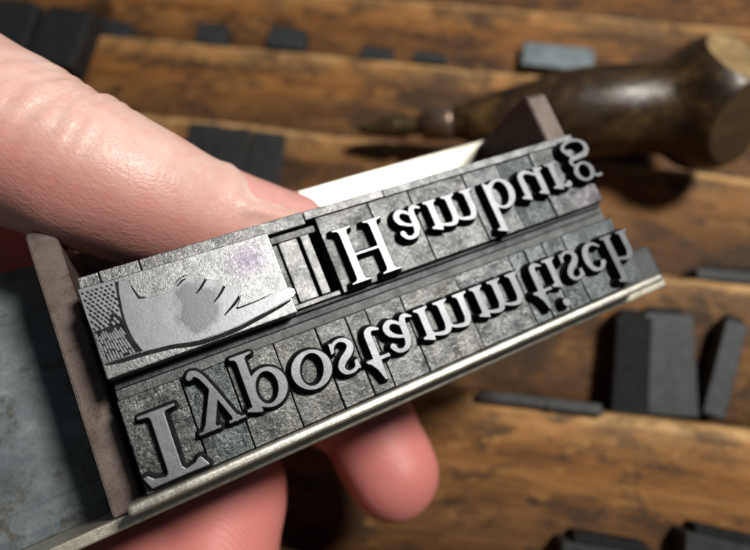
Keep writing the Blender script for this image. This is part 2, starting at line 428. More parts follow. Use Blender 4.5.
# solder fillet along the rail with its ragged edge
vs = []; fs = []; n = 120
for i in range(n + 1):
    x = -77 + (72.4) * i / n
    e = 2.9 + .35 * noise.noise(Vector((x * .5, 0, 3))) + .25 * noise.noise(Vector((x * 1.9, 5, 3)))
    for (y, z) in ((-1.05, ZB + 1.5), (.2, ZB + .75), (1.4, ZB + .5), (e - .25, ZB + .42), (e, ZB + .3), (e + .03, ZB - .2)):
        vs.append((x, y, z))
for i in range(n):
    for j in range(5): fs.append((i * 6 + j, (i + 1) * 6 + j, (i + 1) * 6 + j + 1, i * 6 + j + 1))
mesh_obj("solder_fillet", vs, fs, M_BED, stick)
def plate(name, x0, x1, y0, y1, z0, z1, mat, r=1.1):
    # a cheek with rounded upper corners
    prof = [(y0, z0), (y1, z0)]
    for i in range(7):
        a = i / 6 * math.pi / 2; prof.append((y1 - r + r * math.cos(a), z1 - r + r * math.sin(a)))
    prof += [(y0, z1)]
    bm = bmesh.new()
    A = [bm.verts.new((x0, y, z)) for y, z in prof]; B = [bm.verts.new((x1, y, z)) for y, z in prof]
    bm.faces.new(A[::-1]); bm.faces.new(B)
    for i in range(len(prof)):
        j = (i + 1) % len(prof); bm.faces.new((A[i], A[j], B[j], B[i]))
    bmesh.ops.recalc_face_normals(bm, faces=bm.faces[:])
    be = [e for e in bm.edges if abs(e.verts[0].co.x - e.verts[1].co.x) < 1e-6]
    bmesh.ops.bevel(bm, geom=be, offset=.16, segments=3, affect='EDGES')
    bm.verts.index_update()
    o = mesh_obj(name, [v.co for v in bm.verts], [[v.index for v in f.verts] for f in bm.faces], mat, stick)
    bm.free(); return o
plate("knee", -4.05, -1.25, -1.0, 29.6, ZB + .05, -5.0, M_KNEE)
plate("end_plate", 62.35, 65.7, -1.0, 30.7, ZB + .05, -5.0, M_KNEE)
mb = MB(); mb.box((65.75, -1.0, ZB), (70.2, 3.9, -4.6), .5); mb.build("corner_lug", M_LUG, stick)

# setting bar between type and rail
bm_ = MB(); bm_.box((-1.7, -1.08, ZB + .1), (64.4, -.06, .9), .42, seg=4)
o = bm_.build("setting_rule", M_BAR, mw=STICK, smooth=False)
tag(o, "worn bright nickel rule standing between the lower line of type and the rail", "setting rule")

# ================================================================ TYPE
GS = .035
def seg_sdf(X, Y, pts, rad):
    d = np.full(X.shape, 9.0)
    for (a, b, r0, r1) in zip(pts[:-1], pts[1:], rad[:-1], rad[1:]):
        ax_, ay = a; bx, by = b; dx, dy = bx - ax_, by - ay
        l2 = dx * dx + dy * dy + 1e-12
        t = np.clip(((X - ax_) * dx + (Y - ay) * dy) / l2, 0, 1)
        d = np.minimum(d, np.hypot(X - ax_ - t * dx, Y - ay - t * dy) - (r0 + (r1 - r0) * t))
    return d
def catmull(pts, vals, n=8):
    P = np.array(pts, float); V = np.array(vals, float); out = []; ov = []
    for i in range(len(P) - 1):
        p0 = P[max(i - 1, 0)]; p1 = P[i]; p2 = P[i + 1]; p3 = P[min(i + 2, len(P) - 1)]
        for k_ in range(n):
            t = k_ / n
            out.append(tuple(.5 * (2 * p1 + (p2 - p0) * t + (2 * p0 - 5 * p1 + 4 * p2 - p3) * t * t + (3 * p1 - p0 - 3 * p2 + p3) * t ** 3)))
            u = t * t * (3 - 2 * t); ov.append(V[i] * (1 - u) + V[i + 1] * u)
    out.append(tuple(P[-1])); ov.append(V[-1]); return out, ov
def poly_sdf(X, Y, pts):
    d = np.full(X.shape, 1e9); inside = np.zeros(X.shape, bool); n = len(pts)
    for i in range(n):
        x0, y0 = pts[i]; x1, y1 = pts[(i + 1) % n]; dx, dy = x1 - x0, y1 - y0
        t = np.clip(((X - x0) * dx + (Y - y0) * dy) / (dx * dx + dy * dy + 1e-12), 0, 1)
        d = np.minimum(d, np.hypot(X - x0 - t * dx, Y - y0 - t * dy))
        if y0 != y1:
            c = ((y0 > Y) != (y1 > Y)) & (X < dx * (Y - y0) / (y1 - y0) + x0); inside ^= c
    return np.where(inside, -d, d)
def P(*pts): return ('poly', pts)
def ST(pts, rad): return ('stroke', pts, rad)
def RING(cx, cy, rx, ry, ix, iy, ang=15, ox=0, oy=0):
    def el(a, b, an, x, y):
        an = math.radians(an); return [(x + a * math.cos(t) * math.cos(an) - b * math.sin(t) * math.sin(an), y + a * math.cos(t) * math.sin(an) + b * math.sin(t) * math.cos(an)) for t in np.linspace(0, 2 * math.pi, 49)[:-1]]
    return ('ring', el(rx, ry, 0, cx, cy), el(ix, iy, ang, cx + ox, cy + oy))
def stem(x0, x1, y0, y1): return P((x0, y0), (x1, y0), (x1, y1), (x0, y1))
def foot(x0, x1, c0, c1, y=0, s=1):
    return P((c0, y), (c1, y), (c1, y + .17 * s), (x1 + .2, y + .27 * s), (x1 + .03, y + .48 * s), (x1, y + .8 * s), (x0, y + .8 * s), (x0 - .03, y + .48 * s), (x0 - .2, y + .27 * s), (c0, y + .17 * s))
def flag(x0, x1, yt, e=.5): return P((x0 - e, yt - .36), (x0 - e * .3, yt - .22), (x1 - .1, yt + .1), (x1, yt + .05), (x1, yt - 1.1), (x0, yt - 1.1), (x0, yt - .62), (x0 - e, yt - .52))
s_ = .37
def arch(x0, x1, top=3.62):   # from stem centre x0 to stem centre x1
    return ST([(x0 + .1, 2.75), (x0 + .55, 3.2), (x1 - .75, top - .16), (x1 - .25, top - .42), (x1, 2.55), (x1, 2.0)], [.14, .15, .21, .33, s_, s_])
G = {
 'T': (5.7, [stem(2.5, 3.62, 0, 6.1), foot(2.5, 3.62, 1.45, 4.65), P((.9, 6.26), (5.85, 6.26), (5.6, 5.92), (3.9, 5.92), (3.66, 5.6), (2.5, 5.6), (2.2, 5.92), (1.1, 5.92)),
       P((.88, 6.26), (2.2, 6.26), (2.2, 5.9), (1.2, 5.68), (.72, 5.2), (.45, 5.25)), P((4.0, 6.26), (5.88, 6.3), (5.4, 5.42), (5.22, 5.42), (4.85, 5.76), (4.0, 5.92))]),
 'y': (4.35, [P((.62, 3.5), (1.55, 3.5), (2.75, .55), (2.3, -.25)), ST([(3.65, 3.5), (2.45, .1), (1.85, -1.35), (1.35, -1.95)], [.17, .18, .19, .24]), ST([(1.6, -1.75), (1.1, -2.0), (.85, -1.75)], [.2, .27, .27]),
       P((.1, 3.45), (2.05, 3.45), (2.05, 3.62), (.1, 3.62)), P((.45, 3.5), (1.75, 3.5), (1.5, 3.1), (.72, 3.1)), P((2.95, 3.45), (4.45, 3.45), (4.45, 3.62), (2.95, 3.62)), P((3.25, 3.5), (4.15, 3.5), (3.75, 3.1), (3.4, 3.1))]),
 'p': (5.0, [stem(.95, 1.7, -2.05, 3.2), foot(.95, 1.7, .4, 2.45, -2.08), flag(.95, 1.7, 3.68, .55), RING(2.95, 1.8, 1.85, 1.92, 1.12, 1.6, 12, -.12)]),
 'o': (4.65, [RING(2.5, 1.8, 2.05, 1.95, 1.22, 1.66, 22)]),
 's': (3.46, [ST([(2.52, 2.72), (2.25, 3.3), (1.6, 3.52), (.98, 3.3), (.78, 2.7), (1.25, 2.1), (2.05, 1.55), (2.42, .92), (2.1, .3), (1.4, .07), (.75, .32), (.42, .95)], [.1, .17, .15, .22, .31, .36, .37, .32, .22, .15, .17, .1]),
       P((2.28, 2.6), (2.62, 2.5), (2.66, 3.45), (2.5, 3.45), (2.2, 3.2)), P((.28, 1.15), (.6, 1.05), (.75, .35), (.5, .08), (.34, .12))]),
 't': (2.45, [stem(.75, 1.5, .8, 3.4), P((-.08, 3.28), (.35, 3.62), (.85, 4.4), (1.2, 5.55), (1.42, 5.55), (1.5, 3.6), (1.5, 3.2), (.7, 3.2)), P((-.02, 3.18), (2.55, 3.18), (2.6, 3.5), (.1, 3.5)), ST([(1.12, 1.1), (1.17, .45), (1.65, .14), (2.4, .42)], [s_, .35, .22, .1])]),
 'a': (4.3, [stem(2.4, 3.12, .6, 2.6), ST([(.85, 2.75), (1.15, 3.3), (1.75, 3.48), (2.4, 3.2), (2.76, 2.4)], [.3, .2, .19, .27, .36]), ST([(2.5, 2.2), (1.6, 1.85), (.95, 1.3), (.85, .68), (1.3, .25), (1.95, .38), (2.5, .85)], [.12, .17, .3, .34, .27, .17, .13]),
       ST([(2.76, .9), (2.95, .32), (3.35, .13), (3.95, .42)], [.36, .3, .2, .09])]),
 'm': (7.25, [stem(.6, 1.35, .1, 3.1), flag(.6, 1.35, 3.66, .5), foot(.6, 1.35, .15, 1.8), arch(1.0, 3.45), stem(3.08, 3.82, .1, 2.6), foot(3.08, 3.82, 2.6, 4.3), arch(3.5, 6.0), stem(5.62, 6.38, .1, 2.6), foot(5.62, 6.38, 5.15, 6.9)]),
 'i': (2.7, [stem(.95, 1.7, .1, 3.1), flag(.95, 1.7, 3.66, .5), foot(.95, 1.7, .4, 2.25), ST([(1.3, 5.6), (1.32, 5.62)], [.44, .44])]),
 'c': (3.7, [ST([(2.95, 2.85), (2.55, 3.32), (1.9, 3.5), (1.1, 3.05), (.8, 1.95), (1.05, .85), (1.8, .25), (2.6, .3), (3.25, .8)], [.3, .22, .16, .3, .39, .36, .24, .16, .1])]),
 'h': (5.0, [stem(.75, 1.5, .1, 5.8), flag(.75, 1.5, 6.2, .5), foot(.75, 1.5, .25, 2.0), arch(1.15, 3.75), stem(3.38, 4.12, .1, 2.6), foot(3.38, 4.12, 2.9, 4.65)]),
 'H': (6.8, [stem(1.45, 2.33, 0, 6.3), stem(5.1, 5.98, 0, 6.3), foot(1.45, 2.33, .75, 3.0), foot(5.1, 5.98, 4.45, 6.75), foot(1.45, 2.33, .75, 3.0, 6.35, -1), foot(5.1, 5.98, 4.45, 6.75, 6.35, -1), stem(2.2, 5.2, 3.1, 3.4)]),
 'b': (5.3, [stem(1.1, 1.85, .3, 5.9), flag(1.1, 1.85, 6.35, .5), RING(3.1, 1.8, 1.85, 1.92, 1.12, 1.6, 12, -.1), P((1.1, .6), (1.1, -.05), (1.85, .4))]),
 'u': (5.2, [stem(.85, 1.6, .8, 3.1), flag(.85, 1.6, 3.66, .5), ST([(1.22, 1.1), (1.32, .48), (1.95, .16), (2.7, .38), (3.55, .95)], [s_, .33, .24, .18, .12]), stem(3.5, 4.25, .2, 3.1), flag(3.5, 4.25, 3.66, .5), P((3.5, .9), (3.5, .0), (3.7, -.05), (4.75, .2), (4.75, .36), (4.25, .5))]),
 'r': (3.3, [stem(.6, 1.35, .1, 3.1), flag(.6, 1.35, 3.66, .5), foot(.6, 1.35, .1, 2.0), ST([(1.2, 2.6), (1.75, 3.35), (2.3, 3.45)], [.13, .16, .25]), ST([(2.42, 3.32), (2.46, 3.3)], [.36, .36])]),
 'g': (4.6, [RING(2.2, 2.4, 1.55, 1.3, .92, 1.02, 10), ST([(1.25, 1.45), (.85, 1.0), (.95, .55), (1.7, .38)], [.16, .17, .2, .25]), ST([(1.2, .4), (2.3, .3), (3.5, .15), (4.1, -.4)], [.26, .31, .34, .33]),
       ST([(4.1, -.4), (4.15, -1.0), (3.5, -1.75), (2.3, -2.0), (1.05, -1.8), (.55, -1.2), (1.0, -.35), (1.6, .2)], [.32, .27, .18, .15, .18, .26, .2, .15]), ST([(3.35, 3.15), (3.9, 3.42), (4.45, 3.4)], [.13, .18, .2])]),
}
def field(pieces, x0, x1, y0, y1, gs=GS, blur=1):
    xs = np.arange(x0, x1 + gs, gs); ys = np.arange(y0, y1 + gs, gs)
    X, Y = np.meshgrid(xs, ys); D = np.full(X.shape, 9.0)
    for pc in pieces:
        if pc[0] == 'poly': d = poly_sdf(X, Y, pc[1])
        elif pc[0] == 'stroke':
            pts, rad = catmull(pc[1], pc[2]); d = seg_sdf(X, Y, pts, rad)
        elif pc[0] == 'ring': d = np.maximum(poly_sdf(X, Y, pc[1]), -poly_sdf(X, Y, pc[2]))
        elif pc[0] == 'cut':
            pts, rad = catmull(pc[1], pc[2]); D = np.maximum(D, -seg_sdf(X, Y, pts, rad)); continue
        elif pc[0] == 'cutseg':
            D = np.maximum(D, -seg_sdf(X, Y, pc[1], pc[2])); continue
        D = np.minimum(D, d)
    for _ in range(blur):
        Q = np.pad(D, 1, mode='edge')
        D = (Q[:-2, 1:-1] + Q[2:, 1:-1] + Q[1:-1, :-2] + Q[1:-1, 2:] + 4 * Q[1:-1, 1:-1]) / 8
    return xs, ys, D
def contours(xs, ys, D):
    """marching squares at 0, inside (D<0) on the left; returns closed loops"""
    ny, nx = D.shape; seg = {}
    ins = D < 0
    code = (ins[:-1, :-1] * 1 + ins[:-1, 1:] * 2 + ins[1:, 1:] * 4 + ins[1:, :-1] * 8)
    tab = {1: [(3, 0)], 2: [(0, 1)], 3: [(3, 1)], 4: [(1, 2)], 5: [(3, 0), (1, 2)], 6: [(0, 2)], 7: [(3, 2)], 8: [(2, 3)], 9: [(2, 0)], 10: [(0, 1), (2, 3)], 11: [(2, 1)], 12: [(1, 3)], 13: [(1, 0)], 14: [(0, 3)]}
    def key(i, j, e):
        return {0: ('h', i, j), 1: ('v', i, j + 1), 2: ('h', i + 1, j), 3: ('v', i, j)}[e]
    for i, j in zip(*np.nonzero((code > 0) & (code < 15))):
        for a, b in tab[int(code[i, j])]: seg[key(i, j, a)] = key(i, j, b)
    def pos(kx):
        t, i, j = kx
        if t == 'h': a, b = D[i, j], D[i, j + 1]; u = a / (a - b); return (xs[j] + u * GSX, ys[i])
        a, b = D[i, j], D[i + 1, j]; u = a / (a - b); return (xs[j], ys[i] + u * GSX)
    GSX = xs[1] - xs[0]; loops = []
    while seg:
        k0, nx_ = next(iter(seg.items())); lp_ = [k0]; cur = seg.pop(k0)
        while cur != k0 and cur in seg: lp_.append(cur); cur = seg.pop(cur)
        if len(lp_) > 8: loops.append(np.array([pos(q) for q in lp_]))
    out = []
    for l in loops:                                # drop near duplicates, light smoothing
        for _ in range(2): l = .5 * l + .25 * np.roll(l, 1, 0) + .25 * np.roll(l, -1, 0)
        keep = [0]
        for i in range(1, len(l)):
            if np.hypot(*(l[i] - l[keep[-1]])) > GSX * .8: keep.append(i)
        out.append(l[keep])
    return out
def raise_mesh(xs, ys, D, rings, flip_y=None):
    """rings: (outward offset, z). first ring caps the face. returns verts, faces, material index (0 face, 1 wall)"""
    gy, gx = np.gradient(D, ys[1] - ys[0]); gs = xs[1] - xs[0]
    def samp(Fd, p):
        u = np.clip((p[:, 0] - xs[0]) / gs, 0, len(xs) - 1.001); v = np.clip((p[:, 1] - ys[0]) / gs, 0, len(ys) - 1.001)
        i = v.astype(int); j = u.astype(int); a = u - j; b = v - i
        return (Fd[i, j] * (1 - a) + Fd[i, j + 1] * a) * (1 - b) + (Fd[i + 1, j] * (1 - a) + Fd[i + 1, j + 1] * a) * b
    V = []; Fc = []; mi = []; caps = []
    for l in contours(xs, ys, D):
        tang = np.roll(l, -1, 0) - np.roll(l, 1, 0)
        g = np.stack([samp(gx, l), samp(gy, l)], 1)
        nrm = np.stack([tang[:, 1], -tang[:, 0]], 1)
        sg = np.sign((nrm * g).sum(1)); nrm = nrm * np.where(sg == 0, 1, sg)[:, None]
        nrm /= np.linalg.norm(nrm, axis=1)[:, None] + 1e-9
        for _ in range(2):
            nrm = nrm + np.roll(nrm, 1, 0) + np.roll(nrm, -1, 0); nrm /= np.linalg.norm(nrm, axis=1)[:, None] + 1e-9
        base = len(V); n = len(l)
        for off, z in rings:
            q = l + nrm * off
            V += [(x, y, z) for x, y in q]
        for r in range(len(rings) - 1):
            for i in range(n):
                j = (i + 1) % n
                Fc.append((base + r * n + i, base + r * n + j, base + (r + 1) * n + j, base + (r + 1) * n + i)); mi.append(0 if r < len(rings) - 4 + (len(rings) < 6) else 1)
        caps.append(list(range(base, base + n)))
    def inside(p, c):
        r_ = False
        for i_, j_ in zip(c, c[1:] + c[:1]):
            (x0, y0), (x1, y1) = V[i_][:2], V[j_][:2]
            if (y0 > p[1]) != (y1 > p[1]) and p[0] < (x1 - x0) * (p[1] - y0) / (y1 - y0) + x0: r_ = not r_
        return r_
    depth = [[o for o in range(len(caps)) if o != c and inside(V[caps[c][0]], caps[o])] for c in range(len(caps))]
    for c in range(len(caps)):                      # every outer loop is filled with its own holes only
        if len(depth[c]) % 2: continue
        grp = [caps[c]] + [caps[h] for h in range(len(caps)) if len(depth[h]) == len(depth[c]) + 1 and c in depth[h]]
        flat = [i for g in grp for i in g]
        for t in tessellate_polygon([[Vector((V[i][0], V[i][1], 0)) for i in g] for g in grp]):
            Fc.append(tuple(flat[i] for i in t)); mi.append(0)
    if flip_y is not None: V = [(x, flip_y - y, z) for x, y, z in V]
    return V, Fc, mi
def fix(o):
    bm = bmesh.new(); bm.from_mesh(o.data); bmesh.ops.recalc_face_normals(bm, faces=bm.faces[:]); bm.to_mesh(o.data); bm.free()
    return o
HT = 1.25
RINGS = [(-.065, HT), (-.02, HT - .018), (.015, HT - .07), (.07, HT - .4), (.15, HT - .85), (.36, -.05)]
CACHE = {}
def letter_mesh(ch):
    if ch not in CACHE:
        wd, pcs = G[ch]
        xs, ys, D = field(pcs, -.6, wd + .8, -2.6, 6.8)
        CACHE[ch] = raise_mesh(xs, ys, D - (.07 if ch != 'H' else .02), RINGS, flip_y=0.0)
    return CACHE[ch]
def at(x, y, z=0): return STICK @ Matrix.Translation((x * MM, y * MM, z * MM))
def sort_body(name, wd, ht, mat, mw, z1=0.0, bev=.10):
    """cast body with faintly uneven top"""
    mb = MB(); g_ = random.uniform(.015, .035); mb.box((g_, .018, ZB), (wd - g_, ht - .018, z1), bev, seg=3)
    return mb.build(name, mat, mw=mw)
LETTER_GROUP = None
def sort(ch, x, y, base, wd, label, tone=(1, 1, 1), ht=9.0):
    o = sort_body("metal_type", wd, ht, M_SHOULDER, at(x, y), random.uniform(-.2, .04), random.uniform(.09, .2))
    o.color = (*tone, 1)
    V, Fc, mi = letter_mesh(ch)
    f_ = (1.6 - HT) / 54.3                         # measured at 1.6 mm above the shoulder
    V = [(a + (x + a - 8.2) * f_, b + base - y + (base + b - 3.4) * f_, c) for a, b, c in V]
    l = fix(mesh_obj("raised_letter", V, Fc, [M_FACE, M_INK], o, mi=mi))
    l.color = (1.5, 1.5, 1.48, 1) if ch == 'H' else (1.3, 1.32, 1.36, 1) if ch == 'T' else (*[random.uniform(.88, 1.12)] * 3, 1)  # lamp glare on H put into a brighter face colour, T lifted too
    tag(o, label, "metal type", "letters set in the composing stick")
    return o
B1, B2 = 6.8, 18.0
low = "lower line"; up = "upper line"
line1 = [('T', 0, 5.82, "type of capital T, largest letter at the left end of the lower line", (.78, .78, .78)),
 ('y', 5.84, 4.4, "type of letter y between the capital T and the p", (.66, .72, .72)),
 ('p', 10.25, 5.0, "type of letter p between the y and the o", (.85, .85, .82)),
 ('o', 15.26, 4.62, "type of letter o in the lower line between p and s", (.8, .79, .76)),
 ('s', 19.9, 3.45, "type of letter s right after the o in the lower line", (.95, .95, .95)),
 ('t', 23.36, 2.42, "type of tall letter t between the s and the a in the lower line", (.95, .95, .95)),
 ('a', 25.8, 4.3, "type of letter a in the lower line, before the double m", (.95, .95, .95)),
 ('m', 30.1, 7.23, "type of letter m, first of the two in the lower line, after the a", (.95, .94, .92)),
 ('m', 37.35, 7.73, "type of letter m, second of the two in the lower line, before a t", (.92, .95, .96)),
 ('t', 45.1, 2.38, "type of letter t between the second m and the dotted i", (.78, .84, .88)),
 ('i', 47.5, 2.68, "type of the dotted letter i in the lower line", (.78, .84, .88)),
 ('s', 50.2, 3.08, "type of letter s between the dotted i and the c", (.8, .86, .9)),
 ('c', 53.3, 3.68, "type of letter c between the s and the h near the right end", (.74, .8, .84)),
 ('h', 57.0, 5.0, "type of tall letter h at the right end of the lower line", (.62, .68, .73))]
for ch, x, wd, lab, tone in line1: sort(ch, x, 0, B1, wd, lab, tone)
line2 = [('H', 24.3, 6.5, "type of bright capital H in the upper line beside the spaces", (1, 1, 1)),
 ('a', 30.83, 5.25, "type of letter a right after the capital H", (1, 1, 1)),
 ('m', 36.1, 7.6, "type of letter m in the upper line between a and b", (1, 1, 1)),
 ('b', 43.72, 5.3, "type of letter b with its long stem pointing down in the upper line", (.9, .93, .95)),
 ('u', 49.04, 5.2, "type of letter u on a dark grey body in the upper line", (.55, .6, .63)),
 ('r', 54.26, 3.3, "type of letter r between the u and the g", (.85, .88, .9)),
 ('g', 57.58, 4.6, "type of letter g at the right end of the upper line", (.88, .84, .9))]
XO = {'a': 1.1, 'm': .25, 'H': 0}
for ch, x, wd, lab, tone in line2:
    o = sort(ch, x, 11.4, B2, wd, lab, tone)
    dx = {'a': 1.1, 'm': .25}.get(ch, 0)
    if dx:
        for c in o.children: c.location.x = dx * MM

# leads and spaces
def lead(x0, x1, y0, y1, z1, label, mat=M_SPACE, tone=(1, 1, 1), name="spacing_lead", cat="spacing lead", grp="blank leads and spaces", bev=.12):
    o = sort_body(name, x1 - x0, y1 - y0, mat, at(x0, y0), z1, bev); o.color = (*tone, 1)
    return tag(o, label, cat, grp)
lead(0, 62.0, 9.03, 10.1, -1.1, "long dark lead strip lying between the two lines of type", M_STRIP)
lead(0, 62.0, 10.12, 10.93, -1.35, "second dark lead strip, directly under the upper line", M_STRIP, (.8, .82, .85))
lead(18.6, 62.0, 10.95, 11.38, -.9, "thin lead sliver under the bottom edge of the upper line", M_STRIP, (.5, .5, .52))
lead(0, 1.95, 20.03, 21.5, -.02, "shortest lead piece above the cuff of the metal hand")
lead(1.98, 5.75, 20.03, 21.55, .0, "short lead piece above the notch of the metal hand", tone=(.9, .92, .92))
lead(5.78, 23.2, 20.05, 21.55, .0, "long lead piece above the metal hand, in front of the thumb")
lead(23.24, 33.1, 20.43, 21.5, .05, "bright lead piece above the capital H", tone=(1.1, 1.1, 1.1))
lead(33.15, 62.0, 20.43, 21.45, -.05, "long lead along the top of the upper line, right of the H", tone=(.85, .88, .9))
lead(18.72, 24.1, 19.05, 19.9, -.6, "small lead lying across the top of the blank spaces", tone=(.7, .7, .7))
lead(18.72, 24.1, 11.42, 12.0, -.5, "small lead lying across the foot of the blank spaces", tone=(.95, .95, .95))
lead(18.72, 19.5, 12.03, 19.02, -.95, "thin dark space next to the pointing metal hand", tone=(.7, .72, .72), name="spacing_piece", cat="spacing piece")
lead(19.53, 21.72, 12.03, 19.02, -.5, "broad pale space between the metal hand and the H", tone=(1.1, 1.1, 1.1), name="spacing_piece", cat="spacing piece")
lead(22.02, 23.08, 12.03, 19.02, -.3, "narrow pale space nearest the black gap before the H", tone=(1.15, 1.15, 1.15), name="spacing_piece", cat="spacing piece")
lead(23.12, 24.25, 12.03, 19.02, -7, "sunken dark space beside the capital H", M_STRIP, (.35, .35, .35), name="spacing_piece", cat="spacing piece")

# ---------------------------------------------------------------- pointing-hand ornament
BX, BY = 0.0, 10.97
fist = sort_body("fist_ornament", 18.6, 9.05, M_FISTGROUND, at(BX, BY), 1.25, .14)
tag(fist, "silvery ornament block with a raised pointing hand and dotted cuff", "type ornament")
hand_out = [(.04, 19.95), (1.5, 19.95), (3.42, 19.75), (4.45, 19.45), (4.5, 18.4), (4.74, 17.36), (5.33, 17.23), (6.4, 17.12), (7.45, 17.12), (8.1, 17.35), (8.45, 17.75),
            (9.2, 18.08), (10.24, 18.0), (10.97, 17.65), (11.3, 17.2), (12.09, 16.75), (12.62, 16.1), (12.9, 15.85), (13.57, 15.5), (13.92, 14.95), (13.7, 14.3), (13.25, 13.75), (12.9, 13.3), (13.9, 13.3),
            (15.74, 13.42), (17.49, 13.72), (18.7, 13.72), (19.12, 13.4), (19.1, 12.9), (18.75, 12.62), (16.98, 12.33), (14.53, 11.92), (11.97, 11.6), (8.54, 11.6), (6.03, 12.1), (3.44, 12.36), (1.6, 12.42), (.45, 12.6), (.2, 14.5), (.04, 17)]
pcs = [P(*hand_out)]
def CUT(pts, rad): return ('cut', pts, rad)
pcs.append(CUT([(3.42, 19.8), (3.16, 18.29), (2.93, 15.87), (3.08, 13.89), (3.54, 12.3)], [.16, .09, .10, .10, .12]))
pcs.append(CUT([(11.25, 17.3), (10.56, 16.63), (9.87, 16.1)], [.10, .09, .03]))
pcs.append(CUT([(12.66, 16.0), (11.97, 15.31), (11.11, 14.68)], [.11, .09, .03]))
pcs.append(CUT([(13.9, 14.7), (13.1, 14.0), (11.68, 13.15)], [.12, .12, .04]))
pcs.append(CUT([(8.35, 17.35), (8.9, 17.72), (9.35, 17.85)], [.03, .07, .03]))
rng = random.Random(3)
for r in range(11):                                # cuff: rows of dots above, cut dashes below
    yy_ = 19.45 - r * .36
    for c_ in range(7):
        x_ = .32 + c_ * .42 + (.21 if r % 2 else 0) + rng.uniform(-.04, .04)
        if x_ < 3.0 - .02 * r:
            h_ = .05 + .006 * r; dd = rng.uniform(.75, 1.15)
            pcs.append(('cutseg', [(x_ - .04, yy_ + h_), (x_ + .05, yy_ - h_)], [.07 * dd, .08 * dd]))
for c_ in range(14):
    x_ = .34 + c_ * .205; y_ = 15.5 - rng.uniform(0, .5); sl = .06 + .022 * c_
    while y_ > 12.75:
        ln2 = rng.uniform(.45, 1.1); ye = max(y_ - ln2, 12.6)
        if x_ + (15.4 - ye) * sl > 2.66 + max(0, 14.2 - ye) ** 1.5 * .14: break
        pcs.append(('cutseg', [(x_ + (15.4 - y_) * sl, y_), (x_ + (15.4 - ye) * sl, ye)], [.03, .058])); y_ -= ln2 + rng.uniform(.12, .3)
pcs = [(p_ if p_[0] != 'poly' else ('poly', [(x - BX, y - BY) for x, y in p_[1]])) if p_[0] == 'poly' else (p_[0], [(x - BX, y - BY) for x, y in p_[1]], p_[2]) for p_ in pcs]
xs, ys, D = field(pcs, -.4, 19.6, -.2, 9.4, .035, 1)
V, Fc, mi = raise_mesh(xs, ys, D, [(-.03, HT + .08), (.005, HT + .03), (.04, HT - .2), (.07, 1.18)])
fix(mesh_obj("raised_hand", V, Fc, [M_FISTHAND, M_INK], fist, mi=mi))
xs, ys, D2 = field([('poly', [(x - BX, y - BY) for x, y in hand_out])], -.4, 19.6, -.2, 9.4, .07, 2)
V, Fc, mi = raise_mesh(xs, ys, D2 + .12, [(0, 1.275), (.01, 1.2)])
fix(mesh_obj("inked_ground", V, Fc, [M_INK], fist))
# black ink line under the hand
xs, ys, D3 = field([ST([(x - BX, y - BY) for x, y in [(.3, 12.4), (1.8, 12.22), (3.44, 12.15), (6.03, 11.9), (8.54, 11.38), (11.97, 11.36), (14.53, 11.7), (16.98, 12.1), (18.3, 12.38)]], [.1, .2, .2, .2, .22, .22, .2, .16, .08]), ST([(x - BX, y - BY) for x, y in [(13.95, 14.7), (13.35, 13.95), (13.0, 13.42), (13.9, 13.40), (15.74, 13.52), (17.2, 13.76)]], [.03, .08, .10, .06, .05, .02]), ST([(x - BX, y - BY) for x, y in [(4.52, 18.9), (4.58, 18.2), (4.85, 17.42), (5.4, 17.34)]], [.03, .10, .13, .05]), ST([(x - BX, y - BY) for x, y in [(8.2, 17.5), (8.6, 17.95), (9.3, 18.2), (10.2, 18.12)]], [.02, .05, .05, .02])], -.4, 19.6, -.2, 9.4, .06, 1)
V, Fc, mi = raise_mesh(xs, ys, D3, [(0, 1.285), (.01, 1.2)])
fix(mesh_obj("inked_groove", V, Fc, [M_INK], fist))

# ================================================================ HAND
def chain(pts):     # (px, py, depth mm, radius mm) -> camera-frame spheres
    return [(cam_pt(a, b, c), r) for a, b, c, r in pts]
thumb = chain([(-260, 30, 86, 17), (-170, 48, 72, 13.5), (-80, 92, 65, 10.9), (0, 133, 62, 10.0), (70, 166, 61.5, 9.0), (135, 193, 63, 8.4), (200, 219, 67, 7.6), (255, 233, 71, 7.2), (283, 238, 73, 6.8)])
palm = chain([(-260, 60, 90, 18), (-180, 200, 92, 17), (-60, 270, 90, 15), (60, 270, 96, 13), (60, 350, 97, 12)])
fing = [chain([(-240, 330, 92, 13), (-60, 400, 90, 10.5), (90, 420, 88, 9.5), (215, 474, 83.5, 9.2), (216, 530, 77, 9.2), (196, 590, 72, 9.3), (150, 600, 70, 8.5)]),
        chain([(150, 575, 73, 9.0), (196, 590, 72, 9.3)]),
        chain([(-200, 260, 94, 12), (0, 300, 96, 9.5), (200, 350, 94, 8.6), (350, 410, 91.5, 7.9), (378, 446, 89, 7.9), (392, 472, 87, 7.6)])]
